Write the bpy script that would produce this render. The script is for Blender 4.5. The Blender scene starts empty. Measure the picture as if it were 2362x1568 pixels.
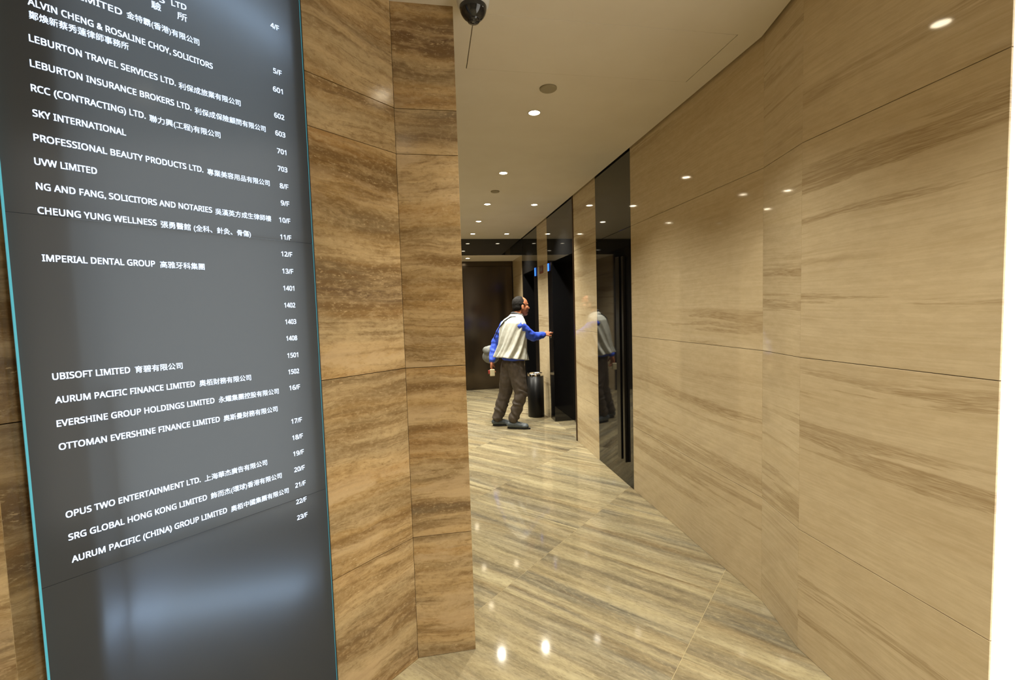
import bpy, bmesh, math, random
from mathutils import Vector, Matrix, Euler
random.seed(7)
S = bpy.context.scene
C = S.collection
R = math.radians

# ------------------------------------------------------------------ camera, world, exposure
cam_data = bpy.data.cameras.new('camera')
cam = bpy.data.objects.new('camera', cam_data); C.objects.link(cam)
cam_data.sensor_fit = 'HORIZONTAL'; cam_data.sensor_width = 36.0
cam_data.lens = 36.0 * 1056.0 / 2362.0
cam_data.clip_start = 0.05
PITCH, ROLL, YAW = R(3.57), R(-1.68), R(9.9)
def yawed(v):
    c, s = math.cos(YAW), math.sin(YAW)
    return Vector((c*v[0] + s*v[1], -s*v[0] + c*v[1], v[2]))
_f = Vector((0, math.cos(PITCH), -math.sin(PITCH))); _u = Vector((0, math.sin(PITCH), math.cos(PITCH))); _r = Vector((1, 0, 0))
cr, sr = math.cos(ROLL), math.sin(ROLL)
vr, vu, vf = yawed(cr*_r + sr*_u), yawed(-sr*_r + cr*_u), yawed(_f)
cm = Matrix((vr, vu, -vf)).transposed().to_4x4(); cm.translation = (0, 0, 1.45)
cam.matrix_world = cm
S.camera = cam

world = bpy.data.worlds.new('world'); S.world = world; world.use_nodes = True
world.node_tree.nodes['Background'].inputs[0].default_value = (0.9, 0.85, 0.75, 1)
world.node_tree.nodes['Background'].inputs[1].default_value = 0.05
S.view_settings.view_transform = 'Standard'
S.view_settings.look = 'None'
S.view_settings.gamma = 1
S.view_settings.use_curve_mapping = False
S.view_settings.exposure = 0.0

LAMP_W = 104.0          # watts of each downlight
WARM = (1.0, 0.95, 0.83)
CEIL = 2.66
FLOOR_LAMPS = [(0.67, 1.73), (0.67, 2.81), (0.67, 4.03), (0.67, 5.19), (1.21, 5.19), (0.67, 6.16), (0.68, 7.13), (1.21, 7.13),
               (-0.15, 0.35), (0.75, 0.45), (0.3, -0.9), (-1.1, -0.5), (-0.35, 4.6), (-0.35, 6.2)]

# ------------------------------------------------------------------ mesh helpers
def link(o, parent=None):
    C.objects.link(o)
    if parent is not None: o.parent = parent
    return o
def finish(name, bm, mat, parent=None, smooth=False):
    me = bpy.data.meshes.new(name)
    if len(bm.faces) > 1 and name not in ('directory_entry', 'floor_number', 'lens'): bmesh.ops.recalc_face_normals(bm, faces=bm.faces)
    bm.normal_update(); bm.to_mesh(me); bm.free()
    if mat is not None:
        for m in (mat if isinstance(mat, (list, tuple)) else [mat]): me.materials.append(m)
    if smooth:
        for p in me.polygons: p.use_smooth = True
    return link(bpy.data.objects.new(name, me), parent)
def box(bm, x0, x1, y0, y1, z0, z1, bevel=0.0, mi=0):
    vs = [bm.verts.new((x, y, z)) for x in (x0, x1) for y in (y0, y1) for z in (z0, z1)]
    F = [(0,1,3,2), (4,6,7,5), (0,4,5,1), (2,3,7,6), (0,2,6,4), (1,5,7,3)]
    fs = [bm.faces.new([vs[i] for i in f]) for f in F]
    for f in fs: f.material_index = mi
    if bevel > 0:
        es = list({e for f in fs for e in f.edges})
        bmesh.ops.bevel(bm, geom=es, offset=bevel, segments=1, affect='EDGES', profile=0.5)
    return fs
def boxobj(name, dims, mat, parent=None, bevel=0.0):
    bm = bmesh.new(); box(bm, *dims, bevel=bevel); return finish(name, bm, mat, parent)
def slab_at(name, w, h, t, mat, mw, parent, bevel=0.0006):
    """slab with local x along its width, y outward through its thickness, z up; origin at the centre of its face"""
    bm = bmesh.new(); box(bm, -w/2, w/2, -t, 0, -h/2, h/2, bevel=bevel)
    o = finish(name, bm, mat); o.matrix_world = mw
    if parent is not None:
        o.parent = parent; o.matrix_parent_inverse = parent.matrix_basis.inverted()
    return o
def lathe(bm, prof, n=32, cx=0, cy=0, cz=0, mi=0, close=False):
    rings = []
    for r_, z_ in prof:
        if r_ < 1e-6: rings.append([bm.verts.new((cx, cy, cz+z_))])
        else: rings.append([bm.verts.new((cx + r_*math.cos(2*math.pi*i/n), cy + r_*math.sin(2*math.pi*i/n), cz+z_)) for i in range(n)])
    for a, b in zip(rings, rings[1:]):
        for i in range(n):
            j = (i+1) % n
            if len(a) == 1 and len(b) == 1: continue
            if len(a) == 1: f = bm.faces.new((a[0], b[j], b[i]))
            elif len(b) == 1: f = bm.faces.new((a[i], a[j], b[0]))
            else: f = bm.faces.new((a[i], a[j], b[j], b[i]))
            f.material_index = mi
def empty(name, loc=(0, 0, 0), rz=0.0):
    o = bpy.data.objects.new(name, None); C.objects.link(o); o.location = loc; o.rotation_euler = (0, 0, rz)
    o.empty_display_size = 0.1
    return o
def tag(o, label, cat, group=None):
    o['label'] = label; o['category'] = cat
    if group: o['group'] = group
    return o
def struct(o, label=None):
    o['kind'] = 'structure'
    if label: o['label'] = label; o['category'] = label_cat(o.name)
    return o
def label_cat(n):
    return n.split('_')[0]

# ------------------------------------------------------------------ materials
def nt(name):
    m = bpy.data.materials.new(name); m.use_nodes = True
    t = m.node_tree; return m, t, t.nodes['Principled BSDF']
def plain(name, col, rough=0.5, metal=0.0, ior=1.5, emit=None, estr=0.0, coat=0.0):
    m, t, p = nt(name)
    p.inputs['Base Color'].default_value = (*col, 1); p.inputs['Roughness'].default_value = rough
    p.inputs['Metallic'].default_value = metal; p.inputs['IOR'].default_value = ior
    if coat: p.inputs['Coat Weight'].default_value = coat; p.inputs['Coat Roughness'].default_value = 0.03
    if emit: p.inputs['Emission Color'].default_value = (*emit, 1); p.inputs['Emission Strength'].default_value = estr
    return m
def N(t, typ, **kw):
    n = t.nodes.new(typ)
    for k, v in kw.items():
        if hasattr(n, k): setattr(n, k, v)
    return n
def setin(n, **kw):
    for k, v in kw.items(): n.inputs[k].default_value = v
def stone_coords(t, seed_scale=37.0, tilt=0.0):
    tc = N(t, 'ShaderNodeTexCoord'); oi = N(t, 'ShaderNodeObjectInfo')
    mul = N(t, 'ShaderNodeMath', operation='MULTIPLY'); mul.inputs[1].default_value = seed_scale
    t.links.new(oi.outputs['Random'], mul.inputs[0])
    comb = N(t, 'ShaderNodeCombineXYZ')
    for i in range(3): t.links.new(mul.outputs[0], comb.inputs[i])
    add = N(t, 'ShaderNodeVectorMath', operation='ADD')
    t.links.new(tc.outputs['Object'], add.inputs[0]); t.links.new(comb.outputs[0], add.inputs[1])
    return add.outputs[0], oi.outputs['Random']
def noise(t, vec, scale_vec, scale=1.0, detail=6.0, rough=0.55, dist=0.0, rot=(0, 0, 0)):
    mp = N(t, 'ShaderNodeMapping'); mp.inputs['Scale'].default_value = scale_vec; mp.inputs['Rotation'].default_value = rot
    t.links.new(vec, mp.inputs['Vector'])
    n = N(t, 'ShaderNodeTexNoise'); n.inputs['Scale'].default_value = scale; n.inputs['Detail'].default_value = detail
    n.inputs['Roughness'].default_value = rough; n.inputs['Distortion'].default_value = dist
    t.links.new(mp.outputs[0], n.inputs['Vector'])
    return n.outputs['Fac']
def ramp(t, fac, stops, interp='LINEAR'):
    r = N(t, 'ShaderNodeValToRGB'); cr_ = r.color_ramp; cr_.interpolation = interp
    while len(cr_.elements) < len(stops): cr_.elements.new(0.5)
    for e, (p, c) in zip(cr_.elements, stops):
        e.position = p; e.color = (*c, 1) if len(c) == 3 else c
    t.links.new(fac, r.inputs['Fac']); return r.outputs['Color']
def mix(t, fac, a, b, mode='MIX'):
    m = N(t, 'ShaderNodeMix', data_type='RGBA', blend_type=mode)
    for s, v in ((m.inputs['Factor'], fac), (m.inputs['A'], a), (m.inputs['B'], b)):
        if isinstance(v, (int, float)): s.default_value = v
        elif isinstance(v, tuple): s.default_value = (*v, 1)
        else: t.links.new(v, s)
    return m.outputs['Result']
def math_(t, op, a, b):
    m = N(t, 'ShaderNodeMath', operation=op)
    for i, v in enumerate((a, b)):
        if isinstance(v, (int, float)): m.inputs[i].default_value = v
        else: t.links.new(v, m.inputs[i])
    return m.outputs[0]
def warp(t, vec, amount, scale_vec, scale=1.0):
    """push the coordinates along z by a slow noise, so that strata wander"""
    n = noise(t, vec, scale_vec, scale, 2.0)
    c = N(t, 'ShaderNodeCombineXYZ')
    t.links.new(math_(t, 'MULTIPLY', math_(t, 'SUBTRACT', n, 0.5), amount), c.inputs[2])
    a = N(t, 'ShaderNodeVectorMath', operation='ADD'); t.links.new(vec, a.inputs[0]); t.links.new(c.outputs[0], a.inputs[1])
    return a.outputs[0]
def G(v): return tuple(((x/255.0)/12.92 if x/255.0 <= 0.04045 else ((x/255.0+0.055)/1.055)**2.4) for x in v)

def mat_beige():
    m, t, p = nt('beige_veined_limestone')
    v, rnd = stone_coords(t)
    w = warp(t, v, 0.12, (0.7, 0.7, 1.0))
    w2 = warp(t, w, 0.006, (20, 20, 40))
    fine = noise(t, w, (2.4, 2.4, 110), 1.0, 6, 0.65)
    base = ramp(t, fine, [(0.3, G((196, 178, 143))), (0.7, G((211, 194, 160)))])
    broad = noise(t, w, (0.45, 0.45, 6.5), 1.0, 6, 0.6)
    base = mix(t, ramp(t, broad, [(0.46, (0, 0, 0)), (0.68, (0.32, 0.32, 0.32))]), base, G((184, 162, 122)))
    vein = noise(t, w2, (0.55, 0.55, 15), 1.0, 6, 0.62, 0.15)
    vm = ramp(t, vein, [(0.535, (0, 0, 0)), (0.560, (0.55, 0.55, 0.55)), (0.575, (0.15, 0.15, 0.15)), (0.60, (0.8, 0.8, 0.8)), (0.615, (0.2, 0.2, 0.2)), (0.65, (0.7, 0.7, 0.7)), (0.68, (0.25, 0.25, 0.25))])
    gate = ramp(t, noise(t, w, (0.30, 0.30, 3.4), 1.0, 2), [(0.49, (0.03, 0.03, 0.03)), (0.58, (0.85, 0.85, 0.85))])
    col = mix(t, mix(t, 1.0, vm, gate, 'MULTIPLY'), base, G((138, 112, 72)))
    mot = noise(t, w, (14, 14, 40), 1.0, 5, 0.7)
    col = mix(t, ramp(t, mot, [(0.40, (0.16, 0.16, 0.16)), (0.6, (0, 0, 0))]), col, G((150, 128, 92)))
    t.links.new(col, p.inputs['Base Color'])
    p.inputs['Roughness'].default_value = 0.05; p.inputs['IOR'].default_value = 1.5
    return m
def mat_travertine():
    m, t, p = nt('brown_banded_travertine')
    v, rnd = stone_coords(t)
    w = warp(t, v, 0.10, (1.6, 1.6, 1.6))
    w2 = warp(t, w, 0.030, (6, 6, 9))
    w3 = warp(t, w2, 0.010, (26, 26, 40))
    broad = noise(t, w2, (0.25, 0.25, 4.6), 1.0, 3.5, 0.55)
    col = ramp(t, broad, [(0.32, G((108, 84, 58))), (0.41, G((150, 122, 80))), (0.47, G((188, 158, 110))), (0.54, G((202, 176, 132))), (0.60, G((150, 122, 82))), (0.68, G((112, 90, 66)))])
    hue = noise(t, w2, (0.6, 0.6, 7), 1.0, 3, 0.5)
    col = mix(t, ramp(t, hue, [(0.40, (0.35, 0.35, 0.35)), (0.50, (0, 0, 0))]), col, G((150, 142, 118)))
    col = mix(t, ramp(t, hue, [(0.55, (0, 0, 0)), (0.66, (0.4, 0.4, 0.4))]), col, G((172, 124, 66)))
    band = noise(t, w2, (0.9, 0.9, 20), 1.0, 6, 0.65)
    col = mix(t, ramp(t, band, [(0.36, (0.6, 0.6, 0.6)), (0.48, (0, 0, 0))]), col, G((120, 94, 60)))
    col = mix(t, ramp(t, band, [(0.53, (0, 0, 0)), (0.66, (0.5, 0.5, 0.5))]), col, G((208, 184, 142)))
    line = noise(t, w3, (1.6, 1.6, 55), 1.0, 6, 0.65)
    col = mix(t, ramp(t, line, [(0.38, (0.45, 0.45, 0.45)), (0.46, (0, 0, 0))]), col, G((116, 92, 60)))
    blot = noise(t, w3, (5, 5, 22), 1.0, 6, 0.72, 0.2)
    col = mix(t, ramp(t, blot, [(0.38, (0.45, 0.45, 0.45)), (0.49, (0, 0, 0))]), col, G((128, 100, 62)))
    col = mix(t, ramp(t, blot, [(0.52, (0, 0, 0)), (0.63, (0.38, 0.38, 0.38))]), col, G((210, 184, 140)))
    grain = noise(t, w3, (42, 42, 80), 1.0, 6, 0.75)
    col = mix(t, ramp(t, grain, [(0.52, (0, 0, 0)), (0.66, (0.4, 0.4, 0.4))]), col, G((212, 190, 150)))
    col = mix(t, ramp(t, grain, [(0.36, (0.4, 0.4, 0.4)), (0.47, (0, 0, 0))]), col, G((118, 92, 58)))
    cloud = noise(t, w3, (3.0, 3.0, 9), 1.0, 6, 0.66, 0.4)
    cg = ramp(t, noise(t, w, (0.5, 0.5, 4), 1.0, 2), [(0.5, (0, 0, 0)), (0.6, (1, 1, 1))])
    col = mix(t, mix(t, 1.0, ramp(t, cloud, [(0.50, (0, 0, 0)), (0.58, (0.7, 0.7, 0.7))]), cg, 'MULTIPLY'), col, G((206, 182, 144)))
    pit = noise(t, w, (48, 48, 130), 1.0, 3, 0.6)
    gate = ramp(t, noise(t, w, (1.5, 1.5, 14), 1.0, 3), [(0.5, (0, 0, 0)), (0.6, (1, 1, 1))])
    pm = mix(t, 1.0, ramp(t, pit, [(0.62, (0, 0, 0)), (0.68, (0.7, 0.7, 0.7))]), gate, 'MULTIPLY')
    col = mix(t, pm, col, G((214, 190, 148)))
    col = mix(t, 1.0, col, (0.84, 0.80, 0.74), 'MULTIPLY')
    t.links.new(col, p.inputs['Base Color'])
    p.inputs['Roughness'].default_value = 0.09
    b = N(t, 'ShaderNodeBump'); b.inputs['Strength'].default_value = 0.10; b.inputs['Distance'].default_value = 0.002
    t.links.new(grain, b.inputs['Height']); t.links.new(b.outputs[0], p.inputs['Normal'])
    return m
def mat_floor():
    """grain along local x, strata across local y"""
    m, t, p = nt('silver_travertine')
    v, rnd = stone_coords(t)
    # swap so that strata (z of warp) run across local y
    sw = N(t, 'ShaderNodeSeparateXYZ'); t.links.new(v, sw.inputs[0]); cb = N(t, 'ShaderNodeCombineXYZ')
    t.links.new(sw.outputs[0], cb.inputs[0]); t.links.new(sw.outputs[2], cb.inputs[1]); t.links.new(sw.outputs[1], cb.inputs[2])
    w = warp(t, cb.outputs[0], 0.09, (0.9, 0.9, 1.2))
    w2 = warp(t, w, 0.014, (7, 7, 9))
    broad = noise(t, w2, (0.22, 0.22, 4.6), 1.0, 4, 0.5)
    col = ramp(t, broad, [(0.30, G((92, 85, 72))), (0.39, G((134, 124, 102))), (0.46, G((190, 178, 142))), (0.51, G((174, 163, 134))), (0.58, G((122, 117, 104))), (0.66, G((186, 174, 140)))])
    band = noise(t, w2, (0.45, 0.45, 11), 1.0, 6, 0.58)
    col = mix(t, ramp(t, band, [(0.38, (0.5, 0.5, 0.5)), (0.50, (0, 0, 0))]), col, G((116, 105, 86)))
    col = mix(t, ramp(t, band, [(0.53, (0, 0, 0)), (0.66, (0.42, 0.42, 0.42))]), col, G((208, 198, 162)))
    brown = noise(t, w2, (0.4, 0.4, 9), 1.0, 5, 0.6)
    col = mix(t, ramp(t, brown, [(0.52, (0, 0, 0)), (0.64, (0.45, 0.45, 0.45))]), col, G((148, 122, 80)))
    line = noise(t, w2, (1.4, 1.4, 40), 1.0, 6, 0.72)
    col = mix(t, ramp(t, line, [(0.38, (0.34, 0.34, 0.34)), (0.48, (0, 0, 0))]), col, G((98, 88, 70)))
    col = mix(t, ramp(t, line, [(0.54, (0, 0, 0)), (0.66, (0.30, 0.30, 0.30))]), col, G((214, 202, 164)))
    blot = noise(t, w2, (2.6, 2.6, 24), 1.0, 6, 0.68, 0.1)
    gm = ramp(t, noise(t, w2, (0.8, 0.8, 6), 1.0, 3), [(0.42, (0.25, 0.25, 0.25)), (0.58, (1, 1, 1))])
    col = mix(t, mix(t, 1.0, ramp(t, blot, [(0.38, (0.5, 0.5, 0.5)), (0.49, (0, 0, 0))]), gm, 'MULTIPLY'), col, G((100, 90, 70)))
    col = mix(t, ramp(t, blot, [(0.53, (0, 0, 0)), (0.64, (0.25, 0.25, 0.25))]), col, G((212, 202, 168)))
    cl = noise(t, w, (1.8, 1.8, 7), 1.0, 6, 0.65)
    col = mix(t, ramp(t, cl, [(0.42, (0.0, 0.0, 0.0)), (0.58, (0.55, 0.55, 0.55))]), col, ramp(t, noise(t, w, (1.0, 1.0, 5), 1.0, 5, 0.7), [(0.38, G((132, 120, 96))), (0.50, G((160, 146, 114))), (0.60, G((184, 170, 134)))]))
    grain = noise(t, w2, (34, 34, 100), 1.0, 5, 0.75)
    col = mix(t, ramp(t, grain, [(0.36, (0.32, 0.32, 0.32)), (0.48, (0, 0, 0))]), col, G((98, 90, 72)))
    col = mix(t, ramp(t, grain, [(0.54, (0, 0, 0)), (0.68, (0.35, 0.35, 0.35))]), col, G((210, 198, 160)))
    col = mix(t, 1.0, col, (0.86, 0.85, 0.82), 'MULTIPLY')
    t.links.new(col, p.inputs['Base Color'])
    p.inputs['Roughness'].default_value = 0.07; p.inputs['IOR'].default_value = 1.45
    return m
def mat_ceiling():
    m, t, p = nt('painted_ceiling')
    tc = N(t, 'ShaderNodeTexCoord')
    n = noise(t, tc.outputs['Object'], (3, 3, 3), 1.0, 4)
    t.links.new(ramp(t, n, [(0.3, G((214, 205, 186))), (0.7, G((219, 211, 193)))]), p.inputs['Base Color'])
    p.inputs['Roughness'].default_value = 0.85
    return m
def mat_fabric(name, col, col2, scale=60, rough=0.9):
    m, t, p = nt(name)
    tc = N(t, 'ShaderNodeTexCoord')
    n = noise(t, tc.outputs['Object'], (1, 1, 1), scale, 5)
    t.links.new(ramp(t, n, [(0.3, col), (0.7, col2)]), p.inputs['Base Color'])
    p.inputs['Roughness'].default_value = rough
    return m

BEIGE = mat_beige(); TRAV = mat_travertine(); FLOORM = mat_floor(); CEILM = mat_ceiling()
GROUT = plain('pale_grout', G((196, 180, 138)), 0.7)
JOINT = plain('dark_joint', G((70, 54, 34)), 0.8)
BACKING = plain('wall_backing', G((60, 50, 38)), 0.9)
BLACKGLASS = plain('black_glass', (0.006, 0.006, 0.0065), 0.04, ior=1.62)
HEADGLASS = plain('smoked_header_glass', (0.010, 0.010, 0.010), 0.03, ior=1.75)
LIFTBLACK = plain('black_lift_steel', (0.006, 0.006, 0.006), 0.22, ior=1.45)
BRONZE = plain('dark_bronze_steel', (0.085, 0.068, 0.050), 0.16, metal=0.9)
DARKTRIM = plain('dark_shadow_gap', G((52, 42, 34)), 0.7)
BROWNTRIM = plain('brown_steel_trim', G((70, 48, 30)), 0.35, metal=0.6)
HANDLE = plain('black_handle', (0.004, 0.004, 0.004), 0.25)
CHROME = plain('chrome', (0.75, 0.74, 0.72), 0.12, metal=1.0)
BINBLACK = plain('black_enamel', (0.006, 0.006, 0.006), 0.35, ior=1.35)
WHITEPL = plain('white_plastic', G((205, 205, 200)), 0.4)
SMOKEDOME = plain('smoked_dome', (0.01, 0.012, 0.016), 0.04, ior=1.6)
GREYDISC = plain('grey_plate', G((150, 140, 112)), 0.6)
LAMPM = plain('lamp_glow', (1, 1, 1), 0.5, emit=(1.0, 0.86, 0.62), estr=26.0)
LAMPRIM = plain('lamp_rim', G((205, 198, 180)), 0.4)
BLUEDISP = plain('blue_display', (0.01, 0.02, 0.05), 0.3, emit=(0.03, 0.16, 1.0), estr=3.0)
PANEL_LIT = plain('lit_frosted_glass', (0.9, 0.9, 0.88), 0.5, emit=(1.0, 0.96, 0.88), estr=2.1)
LETTER = plain('lit_lettering', (0.6, 0.7, 0.8), 0.5, emit=(0.56, 0.72, 1.0), estr=1.15)
TEAL = plain('lit_glass_edge', (0.02, 0.12, 0.14), 0.2, emit=(0.07, 0.42, 0.50), estr=0.85)
def mat_board():
    m, t, p = nt('dark_grey_board_glass')
    p.inputs['Base Color'].default_value = (0.048, 0.054, 0.062, 1); p.inputs['Roughness'].default_value = 0.16; p.inputs['IOR'].default_value = 1.5
    tr = N(t, 'ShaderNodeBsdfTranslucent'); tr.inputs[0].default_value = (0.30, 0.33, 0.36, 1)
    mx = N(t, 'ShaderNodeMixShader'); mx.inputs[0].default_value = 0.35
    t.links.new(p.outputs[0], mx.inputs[1]); t.links.new(tr.outputs[0], mx.inputs[2])
    t.links.new(mx.outputs[0], t.nodes['Material Output'].inputs['Surface'])
    return m
BOARD = mat_board()
TUBE = plain('fluorescent_tube', (0.9, 0.9, 0.9), 0.5, emit=(0.58, 0.76, 1.0), estr=15.0)
TUBEDIM = plain('dim_light_tube', (0.9, 0.9, 0.9), 0.5, emit=(0.60, 0.78, 1.0), estr=4.6)
SHEET = plain('led_light_sheet', (0.6, 0.6, 0.6), 0.6, emit=(0.80, 0.92, 1.0), estr=0.75)
BOXWHITE = plain('light_box_lining', G((150, 152, 156)), 0.8)
BOARDBOX = plain('black_board_box', (0.008, 0.007, 0.006), 0.5)

# ------------------------------------------------------------------ geometry constants
AZ = R(46.9)
DV = Vector((math.sin(AZ), math.cos(AZ), 0)); NV = Vector((math.cos(AZ), -math.sin(AZ), 0))
P0 = Vector((-0.111, 1.892, 0))
JZ = [0.0, 0.515, 1.23, 2.078, CEIL]              # the joints of the right wall

# ------------------------------------------------------------------ floor of travertine tiles
floor = struct(boxobj('floor', (-2.7, 1.62, -2.5, 8.6, -0.06, -0.0008), GROUT))
def clip_poly(poly, nx, ny, d):
    out = []
    for i in range(len(poly)):
        a, b = poly[i], poly[(i+1) % len(poly)]
        da, db = nx*a[0] + ny*a[1] - d, nx*b[0] + ny*b[1] - d
        if da <= 0: out.append(a)
        if (da < 0 < db) or (db < 0 < da):
            s = da/(da-db); out.append((a[0]+(b[0]-a[0])*s, a[1]+(b[1]-a[1])*s))
    return out
TW, TH, GAP = 0.90, 0.60, 0.0010
n_base = -1.456                                     # joints across at n = n_base + k*0.9
tiles = []
for k in range(-9, 6):
    off = [0.0, 0.08, 0.38, 0.2][k % 4] if k not in (0, 1) else (0.59 if k == 0 else 0.68)
    for j in range(-6, 18):
        n0 = n_base + k*TW; d0 = 0.0 + j*TH + off
        cn, cd = n0 + TW/2, d0 + TH/2
        c = NV*cn + DV*cd
        cor = []
        for sn, sd in ((-1, -1), (1, -1), (1, 1), (-1, 1)):
            q = NV*(cn + sn*(TW/2-GAP)) + DV*(cd + sd*(TH/2-GAP)); cor.append((q.x, q.y))
        poly = cor
        for hp in ((1, 0, 1.56), (-1, 0, 2.65), (0, -1, 2.45), (0, 1, 8.52)): 
            poly = clip_poly(poly, *hp)
            if len(poly) < 3: break
        if len(poly) < 3: continue
        if max(p_[0] for p_ in poly) - min(p_[0] for p_ in poly) < 0.01: continue
        # hidden behind the left stone wall
        if all((Vector((x, y, 0))-P0).dot(NV) < -0.08 and y < 2.2 for x, y in poly) : continue
        tiles.append((c, poly))
ang_n = math.atan2(NV.y, NV.x)
for c, poly in tiles:
    bm = bmesh.new(); inv = Matrix.Rotation(-ang_n, 3, 'Z')
    loc = [inv @ (Vector((x, y, 0)) - c) for x, y in poly]
    top = [bm.verts.new((v.x, v.y, 0)) for v in loc]; bot = [bm.verts.new((v.x, v.y, -0.008)) for v in loc]
    ft = bm.faces.new(top); fb = bm.faces.new(bot[::-1])
    for i in range(len(top)):
        bm.faces.new((top[i], bot[i], bot[(i+1) % len(top)], top[(i+1) % len(top)]))
    bmesh.ops.recalc_face_normals(bm, faces=bm.faces)
    o = finish('floor_tile', bm, FLOORM); o.location = (c.x, c.y, 0); o.rotation_euler = (0, 0, ang_n); o.parent = floor

# ------------------------------------------------------------------ ceiling
def ceiling_parts():
    g = 0.014
    bm = bmesh.new()
    ax0, ax1, ay0, ay1 = 0.222, 1.405, 1.925, 2.35; e = 0.0016
    Z0, Z1 = CEIL, CEIL + 0.04
    box(bm, -2.7, 1.54-g, ay1+e, 7.63, Z0, Z1)
    ex = 0.0035
    box(bm, -2.7, ax0-ex, ay0-e, ay1+e, Z0, Z1)
    box(bm, ax1+ex, 1.54-g, ay0-e, ay1+e, Z0, Z1)
    pts = [(-2.7, -2.5), (1.464-g, -2.5), (1.464-g, 1.616), (1.54-g, ay0-e), (-2.7, ay0-e)]
    lo = [bm.verts.new((x, y, Z0)) for x, y in pts]; hi = [bm.verts.new((x, y, Z1)) for x, y in pts]
    bm.faces.new(lo[::-1]); bm.faces.new(hi)
    for i in range(5): bm.faces.new((lo[i], lo[(i+1) % 5], hi[(i+1) % 5], hi[i]))
    c = struct(finish('ceiling', bm, CEILM))
    boxobj('ceiling_backing', (-2.7, 1.7, -2.5, 7.7, CEIL+0.05, CEIL+0.09), DARKTRIM, c)
    boxobj('access_panel', (ax0, ax1, ay0, ay1, CEIL-0.0006, CEIL+0.03), CEILM, c, 0.001)
    return c
ceiling = ceiling_parts()
niche_ceiling = struct(boxobj('ceiling_niche', (-0.08, 1.54, 7.652, 8.52, 2.39, 2.43), CEILM))

# ------------------------------------------------------------------ right wall: slabs
def mw_face(center, outward, up=Vector((0, 0, 1))):
    y = outward.normalized(); x = y.cross(up).normalized()
    m = Matrix((x, y, up)).transposed().to_4x4(); m.translation = center
    return m
wall_right = struct(empty('wall_right'))
def run(parent, a, b, zs, mat, outward, t=0.02, g=0.0011, name='stone_slab', gx=0.0002):
    """slabs from a to b (2D points at floor) between heights zs"""
    a, b = Vector((*a, 0)), Vector((*b, 0)); w = (b-a).length - 2*gx
    for z0, z1 in zip(zs, zs[1:]):
        c = (a+b)/2 + Vector((0, 0, (z0+z1)/2))
        slab_at(name, w, z1-z0-2*g, t, mat, mw_face(c, outward), parent)
W = Vector((-1, 0, 0))
zt = JZ[:-1] + [CEIL+0.03]
F1, F2 = (1.54, 1.925), (1.464, 1.616)
run(wall_right, (1.54, 3.36), F1, zt, BEIGE, W)
bd = Vector((F2[0]-F1[0], F2[1]-F1[1], 0)); bn = Vector((bd.y, -bd.x, 0)).normalized()
if bn.x > 0: bn = -bn
run(wall_right, F1, F2, zt, BEIGE, bn)
run(wall_right, F2, (1.464, 0.955), zt, BEIGE, W)
run(wall_right, (1.464, -0.85), (1.464, -2.5), zt, BEIGE, W)
run(wall_right, (1.54, 4.79), (1.54, 4.12), zt, BEIGE, W)
run(wall_right, (1.54, 6.51), (1.54, 5.93), zt, BEIGE, W)
boxobj('wall_backing', (1.561, 1.60, 1.6, 4.79, 0, CEIL+0.04), JOINT, wall_right)
boxobj('wall_backing', (1.561, 1.60, 5.93, 6.51, 0, CEIL+0.04), JOINT, wall_right)
boxobj('wall_backing', (1.486, 1.56, 0.955, 1.60, 0, CEIL+0.04), JOINT, wall_right)
boxobj('wall_backing', (1.486, 1.56, -2.5, -0.85, 0, CEIL+0.04), JOINT, wall_right)
bm = bmesh.new()
pv = [(1.564, 1.93), (1.488, 1.60), (1.56, 1.60), (1.60, 1.93)]
lo = [bm.verts.new((x, y, 0)) for x, y in pv]; hi = [bm.verts.new((x, y, CEIL+0.04)) for x, y in pv]
bm.faces.new(lo); bm.faces.new(hi[::-1])
for i in range(4): bm.faces.new((lo[i], lo[(i+1) % 4], hi[(i+1) % 4], hi[i]))
bmesh.ops.recalc_face_normals(bm, faces=bm.faces); finish('wall_backing', bm, JOINT, wall_right)

# lit frosted window beside the camera
win = struct(empty('window_1', (1.464, 0.05, 0)))
def child_box(name, dims, mat, parent, bevel=0.0):
    o = boxobj(name, dims, mat, None, bevel); o.parent = parent; o.matrix_parent_inverse = parent.matrix_basis.inverted(); return o
child_box('pane', (1.470, 1.478, -0.41, 0.955, 0.02, CEIL), PANEL_LIT, win)
child_box('pane', (1.470, 1.478, -0.85, -0.45, 0.02, CEIL), PANEL_LIT, win)
child_box('mullion', (1.44, 1.479, -0.45, -0.41, 0.0, CEIL), BACKING, win)
child_box('window_sill', (1.45, 1.50, -0.85, 0.955, 0.0, 0.02), BACKING, win)
child_box('window_back', (1.49, 1.52, -0.85, 0.955, 0.0, CEIL), BACKING, win)

# ------------------------------------------------------------------ dark glass door in the right wall
door1 = struct(empty('door_1', (1.54, 3.74, 0)))
run(door1, (1.54, 4.118), (1.54, 3.362), [0.0, 2.078], BLACKGLASS, W, 0.015, 0.0015, 'door_leaf')
run(door1, (1.54, 4.118), (1.54, 3.362), [2.078, CEIL+0.03], HEADGLASS, W, 0.015, 0.0015, 'header_panel')
child_box('door_handle', (1.512, 1.540, 3.535, 3.607, 0.197, 1.868), HANDLE, door1, 0.003)
child_box('door_rail', (1.516, 1.540, 3.462, 3.500, 0.19, 1.862), HANDLE, door1, 0.003)

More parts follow.
